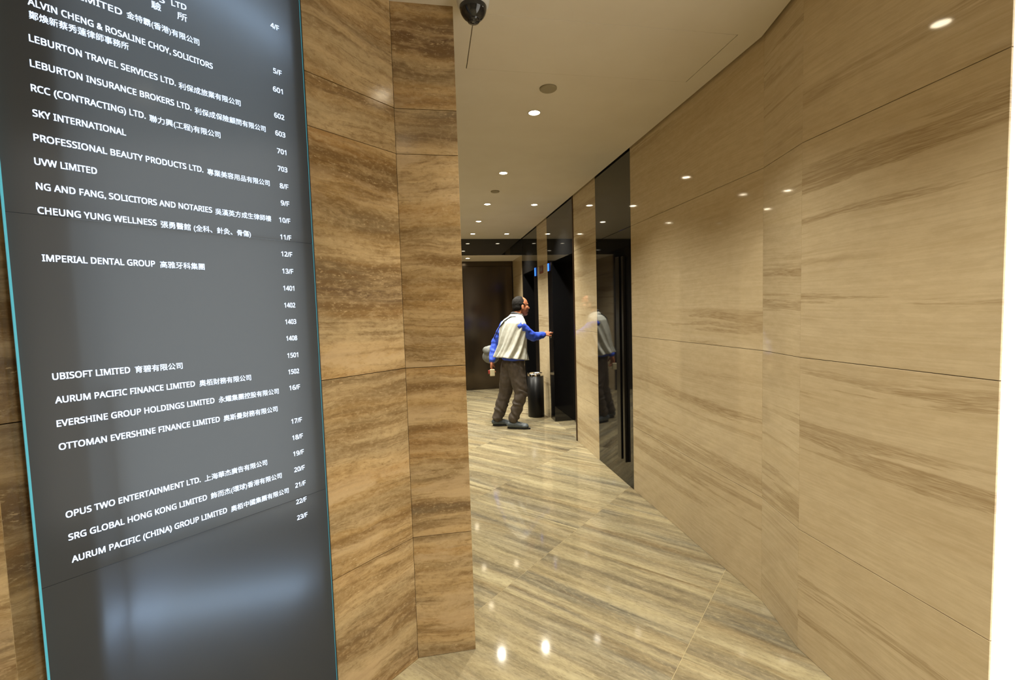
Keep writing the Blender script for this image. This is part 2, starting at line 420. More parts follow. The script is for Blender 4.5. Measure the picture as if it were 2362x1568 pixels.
# ------------------------------------------------------------------ lifts in the right wall
def lift(name, y_near, y_open0, y_open1, y_far, head):
    d = struct(empty(name, (1.54, (y_near+y_far)/2, 0)))
    run(d, (1.54, y_far), (1.54, y_near), [head, CEIL+0.03], HEADGLASS, W, 0.02, 0.001, 'header_panel')
    if y_far - y_open1 > 0.02: run(d, (1.54, y_far), (1.54, y_open1), [0, head], BLACKGLASS, W, 0.26, 0.001, 'jamb_panel')
    if y_open0 - y_near > 0.02: run(d, (1.54, y_open0), (1.54, y_near), [0, head], BLACKGLASS, W, 0.26, 0.001, 'jamb_panel')
    ym = (y_open0+y_open1)/2
    child_box('lift_door', (1.79, 1.815, y_open0-0.03, ym-0.002, 0.0, head+0.06), LIFTBLACK, d)
    child_box('lift_door', (1.79, 1.815, ym+0.002, y_open1+0.03, 0.0, head+0.06), LIFTBLACK, d)
    child_box('soffit', (1.562, 1.82, y_open0-0.03, y_open1+0.03, head+0.001, head+0.03), LIFTBLACK, d)
    child_box('reveal', (1.562, 1.82, y_open0-0.03, y_open0-0.001, 0.0, head), BROWNTRIM, d)
    child_box('reveal', (1.562, 1.82, y_open1+0.001, y_open1+0.03, 0.0, head), LIFTBLACK, d)
    child_box('threshold', (1.54, 1.82, y_open0-0.03, y_open1+0.03, -0.02, -0.0005), FLOORM, d)
    return d
door2 = lift('door_2', 4.815, 4.815, 5.72, 5.93, 2.062)
door3 = lift('door_3', 6.51, 6.75, 7.55, 7.63, 2.062)
child_box('trim_strip', (1.532, 1.56, 4.791, 4.814, 0.0, CEIL), BROWNTRIM, door2)

# ------------------------------------------------------------------ far wall, niche, bronze doors
wall_far = struct(empty('wall_far', (0.7, 7.63, 0)))
S_ = Vector((0, -1, 0))
run(wall_far, (1.54, 7.63), (0.40, 7.63), [2.39, CEIL+0.03], HEADGLASS, S_, 0.02, 0.001, 'header_panel')
run(wall_far, (0.40, 7.63), (-0.75, 7.63), [2.39, CEIL+0.03], HEADGLASS, S_, 0.02, 0.001, 'header_panel')
run(wall_far, (-0.08, 7.63), (-0.75, 7.63), [0.0, 2.39], BLACKGLASS, S_, 0.02, 0.001, 'glass_panel')
run(wall_far, (1.54, 8.52), (1.54, 7.63), [0, 0.515, 1.23, 2.078, 2.39], BEIGE, W, name='stone_slab')
run(wall_far, (-0.08, 7.63), (-0.08, 8.52), [0, 0.515, 1.23, 2.078, 2.39], BEIGE, Vector((1, 0, 0)), name='stone_slab')
child_box('wall_backing', (-0.3, 1.7, 8.56, 8.6, 0, 2.6), BACKING, wall_far)
child_box('header_trim', (-0.08, 1.54, 7.612, 7.66, 2.380, 2.3895), CEILM, wall_far)
door4 = struct(empty('door_4', (0.73, 8.52, 0)))
child_box('door_header', (-0.08, 1.54, 8.50, 8.55, 2.30, 2.39), BRONZE, door4)
child_box('door_leaf', (0.60, 1.52, 8.51, 8.55, 0.004, 2.298), BRONZE, door4, 0.002)
child_box('door_leaf', (-0.06, 0.595, 8.51, 8.55, 0.004, 2.298), BRONZE, door4, 0.002)

# ------------------------------------------------------------------ left wall (brown travertine) with the end pier
wall_left = struct(empty('wall_left'))
def uv_pt(u, n=0.0): 
    q = P0 + DV*u + NV*n; return (q.x, q.y)
ZL = [0.0, 0.525, 1.233, 2.083, 2.258, CEIL+0.02]
run(wall_left, uv_pt(-0.3795), uv_pt(0), ZL, TRAV, NV, 0.03)
run(wall_left, uv_pt(-2.7), uv_pt(-1.91), ZL, TRAV, NV, 0.03)
run(wall_left, uv_pt(-1.91), uv_pt(-1.112), ZL, TRAV, NV, 0.03)
run(wall_left, uv_pt(-1.11, -0.055), uv_pt(-0.38, -0.055), [0, 1.233, CEIL+0.02], TRAV, NV, 0.02)
bmv = bmesh.new()
def prism(bm, pts, z0, z1):
    lo = [bm.verts.new((x, y, z0)) for x, y in pts]; hi = [bm.verts.new((x, y, z1)) for x, y in pts]
    bm.faces.new(lo[::-1]); bm.faces.new(hi)
    for i in range(len(pts)): bm.faces.new((lo[i], lo[(i+1) % len(pts)], hi[(i+1) % len(pts)], hi[i]))
    bmesh.ops.recalc_face_normals(bm, faces=bm.faces)
# travertine returns of the pocket that takes the board
prism(bmv, [uv_pt(-1.125, -0.002), uv_pt(-1.1115, -0.002), uv_pt(-1.1115, -0.055), uv_pt(-1.125, -0.055)], 0, CEIL)
finish('pocket_return', bmv, TRAV, wall_left)
ex = (0.132, 1.898)
run(wall_left, uv_pt(0), ex, ZL, TRAV, Vector((0, -1, 0)), 0.03)
run(wall_left, ex, (0.132, 2.45), ZL, TRAV, Vector((1, 0, 0)), 0.03)
run(wall_left, (0.10, 2.45), (-0.75, 2.45), ZL, TRAV, Vector((0, 1, 0)), 0.03)
bmv = bmesh.new()
prism(bmv, [(-0.09, 1.93), (0.10, 1.93), (0.10, 2.42), (-0.75, 2.42), (-2.6, 0.8), uv_pt(-2.7, -0.09), uv_pt(-0.02, -0.09)], 0, CEIL+0.04)
finish('wall_backing', bmv, BACKING, wall_left)
lx, ly = uv_pt(-2.7)
# lobby's own left side: pilasters and dark glass
wall_lobby = struct(empty('wall_lobby_left'))
E_ = Vector((1, 0, 0))
run(wall_lobby, (-0.75, 2.45), (-0.75, 3.3), JZ, BEIGE, E_)
run(wall_lobby, (-0.75, 3.3), (-0.75, 4.6), [0, 2.078, CEIL], BLACKGLASS, E_, name='glass_panel')
run(wall_lobby, (-0.75, 4.6), (-0.75, 5.2), JZ, BEIGE, E_)
run(wall_lobby, (-0.75, 5.2), (-0.75, 6.6), [0, 2.078, CEIL], BLACKGLASS, E_, name='glass_panel')
run(wall_lobby, (-0.75, 6.6), (-0.75, 7.63), JZ, BEIGE, E_)
boxobj('wall_backing', (-0.82, -0.772, 2.45, 7.7, 0, CEIL), BACKING, wall_lobby)
# behind the camera
wall_back = struct(empty('wall_back'))
run(wall_back, (-2.1, -2.46), (-0.3, -2.46), JZ, BEIGE, Vector((0, 1, 0)))
run(wall_back, (-0.3, -2.46), (1.464, -2.46), JZ, BEIGE, Vector((0, 1, 0)))
boxobj('wall_backing', (-2.7, 1.6, -2.54, -2.485, 0, CEIL+0.04), BACKING, wall_back)
wall_side = struct(empty('wall_side'))
run(wall_side, (lx, -2.46), (lx, -1.0), JZ, BEIGE, E_)
run(wall_side, (lx, -1.0), (lx, ly+0.02), JZ, BEIGE, E_)
boxobj('wall_backing', (lx-0.08, lx-0.022, -2.5, ly+0.1, 0, CEIL+0.04), BACKING, wall_side)

# ------------------------------------------------------------------ downlights
proto = None
names = {0: 'recessed downlight above the near side of the travertine pier, outside the picture',
         1: 'nearest round recessed downlight in the ceiling, just past the grey disc plate',
         2: 'second round recessed downlight along the corridor ceiling, before the small grey plate',
         3: 'left downlight of the first pair in the lobby ceiling, just past the small grey plate',
         4: 'right downlight of the first pair in the lobby ceiling, beside the first lift',
         5: 'single downlight between the two pairs in the lobby ceiling',
         6: 'left downlight of the farthest pair, next to the smoked glass header',
         7: 'right downlight of the farthest pair, next to the smoked glass header'}
def downlight(x, y, z, label, energy=LAMP_W, group=None):
    t_ = empty('downlight', (x, y, z))
    tag(t_, label, 'light', group)
    bm = bmesh.new(); lathe(bm, [(0.0345, 0.006), (0.040, 0.0), (0.040, -0.003), (0.0345, -0.0035), (0.0335, 0.006)], 28); finish('rim', bm, LAMPRIM, t_, True)
    bm = bmesh.new(); lathe(bm, [(0.0, -0.0022), (0.0335, -0.0022)], 28); finish('lens', bm, LAMPM, t_)
    ld = bpy.data.lights.new('downlight_beam', 'SPOT'); ld.energy = energy; ld.color = WARM; ld.spot_size = R(112); ld.spot_blend = 1.0; ld.shadow_soft_size = 0.03
    lo_ = bpy.data.objects.new('beam', ld); C.objects.link(lo_); lo_.location = (0, 0, -0.03); lo_.parent = t_
    return t_
for i, (x, y) in enumerate(FLOOR_LAMPS):
    if i in names: downlight(x, y, CEIL, names[i], LAMP_W*(1.55 if y > 5 else 1.0))
    else: downlight(x, y, CEIL, 'round recessed downlight in the ceiling outside the picture', LAMP_W*(1.4 if y > 4 else 1.0), group='downlights outside the picture')
downlight(0.66, 8.0, 2.39, 'low downlight in the soffit of the niche before the bronze doors', 26.0)

# grey round plates and the dome camera
def plate(x, y, r_, label):
    bm = bmesh.new(); lathe(bm, [(0.0, -0.010), (r_*0.9, -0.010), (r_, -0.006), (r_, 0.0)], 36)
    o = finish('ceiling_plate', bm, GREYDISC); o.location = (x, y, CEIL); tag(o, label, 'ceiling plate')
plate(0.678, 2.50, 0.047, 'round grey cover plate on the ceiling, the larger one before the nearest downlight')
plate(0.682, 4.64, 0.044, 'round grey cover plate on the ceiling beyond the second downlight')
dome = empty('dome_camera', (0.205, 1.825, CEIL)); tag(dome, 'small black dome security camera on the ceiling beside the travertine pier', 'camera')
bm = bmesh.new(); lathe(bm, [(0.0, 0.0), (0.062, 0.0), (0.064, -0.012), (0.060, -0.034), (0.054, -0.042), (0.0, -0.042)], 36); finish('base', bm, WHITEPL, dome, True)
bm = bmesh.new(); lathe(bm, [(0.052, -0.041)] + [(0.052*math.cos(a), -0.043-0.052*math.sin(a)) for a in [R(x) for x in range(0, 90, 9)]] + [(0.0, -0.095)], 36)
finish('smoked_dome', bm, SMOKEDOME, dome, True)
bm = bmesh.new(); lathe(bm, [(0.0, -0.098), (0.022, -0.096), (0.026, -0.088), (0.026, -0.075)], 24); finish('lens_cap', bm, SMOKEDOME, dome, True)

# ------------------------------------------------------------------ lift indicators, sign, call button
def indicator(y, z0, z1, label):
    t_ = empty('floor_indicator', (1.54, y, z0)); tag(t_, label, 'indicator')
    o = boxobj('housing', (-0.006, 0, -0.035, 0.035, 0, z1-z0), HANDLE, t_, 0.001)
    boxobj('blue_display', (-0.009, -0.006, -0.030, 0.030, 0.006, z1-z0-0.006), BLUEDISP, t_)
    # lit floor digits are strips on the display
indicator(5.862, 1.958, 2.066, 'blue lit lift floor display on the dark jamb right of the stone pilaster')
indicator(6.63, 1.955, 2.085, 'blue lit lift floor display on the dark jamb left of the stone pilaster')
sg = empty('wall_sign', (1.54, 6.265, 2.018)); tag(sg, 'small red and grey notice plate high on the narrow stone pilaster', 'sign')
boxobj('plate', (-0.006, 0, -0.105, 0.105, -0.05, 0.05), plain('sign_red', G((120, 62, 48)), 0.4), sg, 0.001)
boxobj('notice', (-0.008, -0.006, -0.085, 0.085, -0.024, 0.028), plain('sign_grey', G((100, 92, 84)), 0.4), sg)
for k in range(3):
    boxobj('printed_line', (-0.0088, -0.008, -0.07, 0.07, -0.014+k*0.014, -0.010+k*0.014), plain('sign_print%d' % k, G((175, 165, 150)), 0.5), sg)
cb = empty('call_button', (1.54, 5.82, 1.13)); tag(cb, 'slim steel lift call button plate in front of the reaching hand', 'button')
boxobj('plate', (-0.004, 0, -0.03, 0.03, -0.07, 0.07), BINBLACK, cb, 0.001)
for s_ in (-0.03, 0.03):
    bm = bmesh.new(); lathe(bm, [(0, 0.006), (0.012, 0.006), (0.013, 0.003), (0.013, 0)], 20); o = finish('button', bm, CHROME, cb, True)
    o.rotation_euler = (0, -math.pi/2, 0); o.location = (-0.004, 0, s_)

# ------------------------------------------------------------------ litter bin
bn_ = empty('litter_bin', (1.375, 6.10, 0)); tag(bn_, 'round black litter bin with a chrome ring top before the stone pilaster', 'bin')
RB, HB = 0.112, 0.60
bm = bmesh.new(); lathe(bm, [(0, 0.002), (RB-0.004, 0.002), (RB, 0.008), (RB, HB-0.03), (RB-0.006, HB-0.03), (RB-0.006, 0.05), (0, 0.05)], 48); finish('body', bm, BINBLACK, bn_, True)
bm = bmesh.new(); lathe(bm, [(RB+0.002, HB-0.035), (RB+0.003, HB-0.008), (RB-0.004, HB), (RB-0.028, HB-0.004), (RB-0.034, HB-0.018), (RB-0.034, HB-0.03)], 48); finish('chrome_ring', bm, CHROME, bn_, True)
bm = bmesh.new(); lathe(bm, [(0, HB-0.026), (RB-0.036, HB-0.022), (RB-0.036, HB-0.032)], 48); finish('ash_tray', bm, CHROME, bn_, True)

# ------------------------------------------------------------------ directory board
MB = Matrix((DV, Vector((0, 0, 1)), NV)).transposed().to_4x4(); MB.translation = P0
board = empty('directory_board'); board.matrix_world = MB      # local x along the wall, y up, z out of it
tag(board, 'tall dark grey glass directory board with white tenant names and floor numbers', 'directory board')
U0, U1, NZ = -1.070, -0.3855, 0.03
for z0, z1 in ((0.10, 0.8695), (0.8705, 1.6895), (1.6905, 2.56)):
    bm = bmesh.new()
    fs = box(bm, U0+0.0035, U1-0.002, z0, z1, NZ-0.008, NZ)
    bmesh.ops.delete(bm, geom=[fs[4]], context='FACES_ONLY')
    finish('glass_panel', bm, BOARD, board)
bm = bmesh.new()                                                # light box behind the glass, open to the front
IU0, IU1 = U0+0.105, U1-0.040
box(bm, IU0, IU1, 0.11, 2.55, -0.052, -0.048)
box(bm, U0+0.006, IU0, 0.11, 2.55, -0.052, NZ-0.012); box(bm, IU1, U1-0.004, 0.11, 2.55, -0.052, NZ-0.012)
box(bm, IU0, IU1, 0.10, 0.11, -0.052, NZ-0.012); box(bm, IU0, IU1, 2.55, 2.56, -0.052, NZ-0.012)
finish('light_box', bm, BOXWHITE, board)
def tube(u0, z0, u1, z1, r_, mat):
    bm = bmesh.new()
    k = 16; d = Vector((u1-u0, z1-z0, 0)).normalized(); s_ = Vector((-d.y, d.x, 0)); n_ = -0.030
    a_ = [bm.verts.new(Vector((u0, z0, n_)) + s_*(r_*math.cos(2*math.pi*i/k)) + Vector((0, 0, min(r_, 0.014)*math.sin(2*math.pi*i/k)))) for i in range(k)]
    b_ = [bm.verts.new(v.co + d*math.hypot(u1-u0, z1-z0)) for v in a_]
    bm.faces.new(a_); bm.faces.new(b_[::-1])
    for i in range(k): bm.faces.new((a_[i], a_[(i+1) % k], b_[(i+1) % k], b_[i]))
    return finish('light_tube', bm, mat, board, False)
tube(-0.960, 0.742, -0.895, 0.720, 0.013, TUBE)
tube(-0.885, 0.715, -0.47, 0.575, 0.026, TUBEDIM)
tube(-0.76, 2.40, -0.44, 2.30, 0.024, TUBEDIM)
boxobj('light_sheet', (IU0+0.01, IU1-0.01, 0.86, 2.50, -0.048, -0.045), SHEET, board)
boxobj('cable_duct', (-0.932, -0.918, 0.62, 1.30, 0.000, 0.014), BOARDBOX, board)
boxobj('glass_edge', (U0, U0+0.0035, 0.10, 2.56, NZ-0.010, NZ), TEAL, board)
boxobj('glass_edge', (U1-0.002, U1-0.0006, 0.10, 2.56, NZ-0.010, NZ), TEAL, board)
boxobj('edge_trim', (U1-0.0006, U1+0.0026, 0.10, 2.56, -0.02, NZ+0.0015), plain('black_edge', (0.012, 0.012, 0.014), 0.3), board)

def text_mesh(s, offset):
    cu = bpy.data.curves.new('lettering', 'FONT'); cu.body = s; cu.size = 1.0; cu.extrude = 0.0; cu.offset = offset; cu.resolution_u = 3
    ob = bpy.data.objects.new('lettering', cu); C.objects.link(ob)
    bpy.context.view_layer.update()
    dg = bpy.context.evaluated_depsgraph_get()
    me = bpy.data.meshes.new_from_object(ob.evaluated_get(dg))
    bpy.data.objects.remove(ob); bpy.data.curves.remove(cu)
    return me
def sans(s):
    """the plain sans letterforms of the built-in font stack"""
    out = ''
    for ch in s:
        if 'A' <= ch <= 'Z': out += chr(0x1D5A0 + ord(ch) - 65)
        elif '0' <= ch <= '9': out += chr(0x1D7E2 + ord(ch) - 48)
        else: out += ch
    return out
def entry(name, chunks, parent=board):
    """chunks: (text, u_left, u_right, z_base_left, z_base_right, cap_height, cjk)"""
    bm = bmesh.new()
    for s, ua, ub, za, zb, h, cjk in chunks:
        me = text_mesh(s if cjk else sans(s), 0.0)
        if not me.vertices: continue
        xs = [v.co.x for v in me.vertices]
        x0, x1 = min(xs), max(xs)
        ref0, ref1 = (-0.08, 0.82) if cjk else (0.0, 0.73)
        sx = (ub-ua)/(x1-x0); sy = h/(ref1-ref0); e = 0.00022 if cjk else 0.00042
        for q, (ex_, ez_) in enumerate(((-e, -e), (e, -e), (-e, e), (e, e))):       # a heavier weight: the letter laid four times, barely apart
            m2 = me.copy()
            for v in m2.vertices:
                fx = (v.co.x-x0)*sx; tz = za + (zb-za)*fx/(ub-ua)
                v.co = Vector((ua+fx+ex_, tz + (v.co.y-ref0)*sy + ez_, NZ+0.0005+0.00005*q))
            bm.from_mesh(m2); bpy.data.meshes.remove(m2)
        bpy.data.meshes.remove(me)
    return finish(name, bm, LETTER, parent)
ROWS = [
 [('LTD', -0.738, -0.705, 2.265, 2.269, .0140, 0), ('S', -0.764, -0.753, 2.261, 2.262, .0140, 0)],
 [('驗', -0.782, -0.762, 2.237, 2.238, .019, 1)], [('所', -0.727, -0.705, 2.237, 2.238, .019, 1)],
 [('A) LIMITED', -0.958, -0.843, 2.188, 2.190, .0146, 0), ('金特霸(香港)有限公司', -0.834, -0.680, 2.189, 2.189, .0166, 1)],
 [('ALVIN CHENG & ROSALINE CHOY, SOLICITORS', -1.004, -0.651, 2.136, 2.140, .0146, 0)],
 [('鄭煥新蔡秀蓮律師事務所', -1.004, -0.835, 2.107, 2.112, .0166, 1)],
 [('LEBURTON TRAVEL SERVICES LTD.', -1.007, -0.742, 2.059, 2.062, .0146, 0), ('利保成旅業有限公司', -0.735, -0.584, 2.058, 2.062, .0166, 1)],
 [('LEBURTON INSURANCE BROKERS LTD.', -1.009, -0.710, 2.006, 2.010, .0146, 0), ('利保成保險顧問有限公司', -0.702, -0.517, 2.005, 2.009, .0166, 1)],
 [('RCC (CONTRACTING) LTD.', -1.011, -0.812, 1.954, 1.957, .0146, 0), ('聯力興(工程)有限公司', -0.804, -0.643, 1.953, 1.956, .0166, 1)],
 [('SKY INTERNATIONAL', -1.012, -0.854, 1.901, 1.904, .0146, 0)],
 [('PROFESSIONAL BEAUTY PRODUCTS LTD.', -1.014, -0.692, 1.849, 1.852, .0146, 0), ('專業美容用品有限公司', -0.682, -0.515, 1.848, 1.850, .0166, 1)],
 [('UVW LIMITED', -1.016, -0.914, 1.798, 1.799, .0146, 0)],
 [('NG AND FANG, SOLICITORS AND NOTARIES', -1.017, -0.677, 1.745, 1.746, .0146, 0), ('吳漢英方成生律師樓', -0.669, -0.517, 1.743, 1.744, .0166, 1)],
 [('CHEUNG YUNG WELLNESS', -1.018, -0.806, 1.693, 1.694, .0146, 0), ('張勇醫館 (全科、針灸、骨傷)', -0.797, -0.579, 1.691, 1.691, .0166, 1)],
 [('IMPERIAL DENTAL GROUP', -1.018, -0.816, 1.590, 1.590, .0146, 0), ('高雅牙科集團', -0.805, -0.705, 1.588, 1.588, .0166, 1)],
 [('UBISOFT LIMITED', -1.019, -0.883, 1.328, 1.327, .0146, 0), ('育碧有限公司', -0.873, -0.773, 1.325, 1.324, .0166, 1)],
 [('AURUM PACIFIC FINANCE LIMITED', -1.018, -0.748, 1.275, 1.273, .0146, 0), ('奧栢財務有限公司', -0.737, -0.604, 1.271, 1.270, .0166, 1)],
 [('EVERSHINE GROUP HOLDINGS LIMITED', -1.019, -0.704, 1.222, 1.220, .0146, 0), ('永耀集團控股有限公司', -0.693, -0.526, 1.218, 1.217, .0166, 1)],
 [('OTTOMAN EVERSHINE FINANCE LIMITED', -1.019, -0.694, 1.169, 1.165, .0146, 0), ('奧斯曼財務有限公司', -0.684, -0.533, 1.163, 1.163, .0166, 1)],
 [('OPUS TWO ENTERTAINMENT LTD.', -1.018, -0.751, 1.012, 1.010, .0146, 0), ('上海華杰廣告有限公司', -0.741, -0.574, 1.007, 1.006, .0166, 1)],
 [('SRG GLOBAL HONG KONG LIMITED', -1.017, -0.739, 0.959, 0.956, .0146, 0), ('飾而杰(環球)香港有限公司', -0.729, -0.533, 0.954, 0.953, .0166, 1)],
 [('AURUM PACIFIC (CHINA) GROUP LIMITED', -1.015, -0.692, 0.906, 0.902, .0146, 0), ('奧栢中國集團有限公司', -0.681, -0.514, 0.899, 0.899, .0166, 1)],
]
for r_ in ROWS: entry('directory_entry', r_)
NUMS = [('4/F', 2.328), ('5/F', 2.195), ('601', 2.140), ('602', 2.062), ('603', 2.009), ('701', 1.956), ('703', 1.903), ('8/F', 1.851), ('9/F', 1.799),
        ('10/F', 1.746), ('11/F', 1.694), ('12/F', 1.642), ('13/F', 1.589), ('1401', 1.536), ('1402', 1.483), ('1403', 1.431), ('1408', 1.379),
        ('1501', 1.325), ('1502', 1.273), ('16/F', 1.222), ('17/F', 1.115), ('18/F', 1.062), ('19/F', 1.010), ('20/F', 0.958), ('21/F', 0.907), ('22/F', 0.853), ('23/F', 0.801)]
for s, z in NUMS:
    ul = {'4/F': -.483, '5/F': -.483, '8/F': -.484, '9/F': -.484, '601': -.487, '602': -.488, '603': -.488, '701': -.486, '703': -.487}.get(s, -.492)
    entry('floor_number', [(s, ul, -.458, z, z, .0146, 0)])
#PERSON
# ------------------------------------------------------------------ the man pressing the lift button
from mathutils import noise as mnoise
def V(*a): return Vector(a)
def sph_pts(c, r_, n=10):
    out = []
    for i in range(1, n):
        th = math.pi*i/n
        for j in range(2*n):
            ph = math.pi*j/n
            out.append(c + Vector((math.sin(th)*math.cos(ph), math.sin(th)*math.sin(ph), math.cos(th)))*r_)
    return out + [c+V(0, 0, r_), c-V(0, 0, r_)]
def cap(bm, p0, r0, p1, r1, n=8):
    b2 = bmesh.new()
    for p in sph_pts(Vector(p0), r0, n) + sph_pts(Vector(p1), r1, n): b2.verts.new(p)
    res = bmesh.ops.convex_hull(b2, input=b2.verts)
    kill = [v for v in b2.verts if not v.link_faces]
    bmesh.ops.delete(b2, geom=kill, context='VERTS')
    me = bpy.data.meshes.new('tmp'); b2.to_mesh(me); b2.free(); bm.from_mesh(me); bpy.data.meshes.remove(me)
def chain(bm, pts):
    for (p0, r0), (p1, r1) in zip(pts, pts[1:]): cap(bm, p0, r0, p1, r1)
def ell(bm, c, rad, rot=None, n=12):
    m = Matrix.Translation(Vector(c)) @ (rot.to_4x4() if rot is not None else Matrix.Identity(4)) @ Matrix.Diagonal((*rad, 1))
    bmesh.ops.create_uvsphere(bm, u_segments=2*n, v_segments=n, radius=1.0, matrix=m)
def fuse(name, bm, voxel, mat, parent, smooth=4, disp=None):
    me = bpy.data.meshes.new('tmp'); bm.to_mesh(me); bm.free()
    ob = bpy.data.objects.new('tmp', me); C.objects.link(ob)
    md = ob.modifiers.new('r', 'REMESH'); md.mode = 'VOXEL'; md.voxel_size = voxel; md.use_smooth_shade = True
    if smooth:
        sm = ob.modifiers.new('s', 'SMOOTH'); sm.factor = 0.5; sm.iterations = smooth
    bpy.context.view_layer.update()
    out = bpy.data.meshes.new_from_object(ob.evaluated_get(bpy.context.evaluated_depsgraph_get()))
    bpy.data.objects.remove(ob); bpy.data.meshes.remove(me)
    out.name = name
    if disp:
        nn = [v.normal.copy() for v in out.vertices]
        for v, q in zip(out.vertices, nn): v.co += q*disp(v.co)
    out.materials.clear(); out.materials.append(mat)
    for p in out.polygons: p.use_smooth = True
    return link(bpy.data.objects.new(name, out), parent)
FW = V(0.864, 0.503, 0); LF = V(-0.503, 0.864, 0); UP = V(0, 0, 1)
HF = V(0.985, 0.17, -0.02).normalized(); HL = V(-0.17, 0.985, 0).normalized(); HU = HF.cross(HL).normalized()
HROT = Matrix((HF, HL, HU)).transposed()
TROT = Matrix((FW, LF, UP)).transposed()
SKIN = plain('skin', G((176, 112, 78)), 0.5)
HAIRM = mat_fabric('short_dark_hair', (0.006, 0.0055, 0.005), (0.022, 0.02, 0.018), 160, 0.75)
SHIRT = mat_fabric('blue_shirt_cloth', (0.03, 0.08, 0.62), (0.05, 0.12, 0.75), 40, 0.7)
VEST = mat_fabric('pale_grey_vest_cloth', G((190, 191, 180)), G((210, 211, 200)), 30, 0.8)
COLLAR = mat_fabric('charcoal_collar', G((62, 64, 66)), G((80, 82, 84)), 60)
TROUS = mat_fabric('brown_grey_trouser_cloth', G((62, 54, 46)), G((80, 70, 60)), 25, 0.7)
SHOE = mat_fabric('slate_shoe', G((66, 74, 78)), G((84, 92, 96)), 40, 0.5)
SOLE = plain('shoe_sole', G((24, 22, 20)), 0.7)
BAGM = mat_fabric('grey_bag_cloth', G((104, 106, 102)), G((128, 130, 126)), 30)

HAIRM.node_tree.nodes['Principled BSDF'].inputs['Specular IOR Level'].default_value = 0.12
man = empty('person', (0.97, 5.6, 0))
tag(man, 'balding man in pale grey vest and blue shirt reaching to press the lift button', 'person')
def own(o):
    o.parent = man; o.matrix_parent_inverse = man.matrix_basis.inverted(); return o
HC = V(1.105, 5.60, 1.512)
def hp(f, l, u): return HC + HF*f + HL*l + HU*u
shR, elR, wrR = V(1.060, 5.475, 1.268), V(1.235, 5.565, 1.128), V(1.410, 5.700, 1.138)
shL, elL, wrL = V(0.915, 5.735, 1.275), V(0.795, 5.830, 1.045), V(0.735, 5.745, 0.83)
hipR, knR, anR = V(1.005, 5.545, 0.78), V(1.055, 5.50, 0.44), V(0.955, 5.525, 0.095)
hipL, knL, anL = V(0.950, 5.665, 0.78), V(0.890, 5.70, 0.43), V(0.785, 5.715, 0.095)
# body: one continuous surface
bm = bmesh.new()
ell(bm, hp(-0.014, 0, 0.030), (0.098, 0.076, 0.088), HROT)
ell(bm, hp(0.030, 0, -0.022), (0.064, 0.060, 0.085), HROT)
ell(bm, hp(0.050, 0, -0.092), (0.036, 0.038, 0.028), HROT)              # chin
ell(bm, hp(0.060, 0, 0.026), (0.030, 0.052, 0.016), HROT)               # brow
cap(bm, hp(0.082, 0, 0.004), 0.010, hp(0.101, 0, -0.026), 0.0125)         # nose
for s in (-1, 1):
    cap(bm, hp(0.090, 0.010*s, -0.030), 0.007, hp(0.092, 0.008*s, -0.028), 0.007)
    ell(bm, hp(0.052, 0.040*s, -0.018), (0.030, 0.022, 0.026), HROT)    # cheek
    ell(bm, hp(-0.008, 0.076*s, -0.012), (0.017, 0.008, 0.031), HROT)   # ear
    ell(bm, hp(-0.002, 0.079*s, -0.030), (0.010, 0.006, 0.012), HROT)
ell(bm, hp(0.083, 0, -0.058), (0.012, 0.024, 0.006), HROT)              # lips
ell(bm, hp(0.082, 0, -0.068), (0.011, 0.021, 0.006), HROT)
chain(bm, [(hp(-0.02, 0, -0.03), 0.055), (V(1.045, 5.585, 1.375), 0.056), (V(1.00, 5.59, 1.30), 0.075)])
ell(bm, V(0.995, 5.60, 1.20), (0.10, 0.145, 0.17), TROT); ell(bm, V(0.985, 5.60, 1.0), (0.10, 0.13, 0.18), TROT)
ell(bm, V(0.98, 5.605, 0.85), (0.10, 0.14, 0.11), TROT)
for a, b, c_ in ((shR, elR, wrR), (shL, elL, wrL)):
    chain(bm, [(V(0.99, 5.60, 1.29), 0.06), (a, 0.050), (b, 0.040), (c_, 0.026)])
for a, b, c_ in ((hipR, knR, anR), (hipL, knL, anL)): chain(bm, [(a, 0.075), (b, 0.050), (c_, 0.035)])
def hand(wr, d, palm_n, curl, thumb_side, spread=0.010, bends=(0.25, 0.35, 0.3), point=None):
    """palm then five fingers; d: along the hand, palm_n: out of the palm"""
    d = d.normalized(); s = palm_n.cross(d).normalized()*thumb_side; pn = d.cross(s).normalized()
    if pn.dot(palm_n) < 0: pn = -pn
    pc = wr + d*0.052
    m = Matrix((d, s, pn)).transposed()
    ell(bm, pc, (0.048, 0.040, 0.017), m); cap(bm, wr, 0.025, wr+d*0.03, 0.024)
    for i, ln in enumerate((0.070, 0.078, 0.072, 0.058)):
        k = (1.5-i)
        base = wr + d*0.085 + s*(0.0205*k) - pn*0.002
        dd = (d + s*spread*k*4).normalized(); p = base; r_ = 0.0088
        c_ = curl if not (point is not None and i != point) else 1.6
        cap(bm, base - dd*0.03, 0.0105, base, 0.0095)
        for q, fr in enumerate((0.45, 0.30, 0.25)):
            dd = (dd + pn*bends[q]*c_).normalized(); p2 = p + dd*ln*fr; cap(bm, p, r_, p2, r_-0.0008, 6); p = p2; r_ -= 0.0008
    t0 = wr + d*0.025 + s*0.028; t1 = t0 + (d*0.7 + s*0.7 + pn*0.3).normalized()*0.036; t2 = t1 + (d*0.9 + s*0.25 + pn*0.35).normalized()*0.030
    chain(bm, [(t0, 0.013), (t1, 0.0105), (t2, 0.009)])
hand(wrR, V(0.80, 0.42, 0.30), V(0.1, 0.45, -0.9), 0.55, 1, point=0)
hand(wrL, V(-0.05, -0.08, -1.0), V(0.75, -0.3, 0.0), 1.7, 1)
own(fuse('body', bm, 0.0042, SKIN, None, 3))
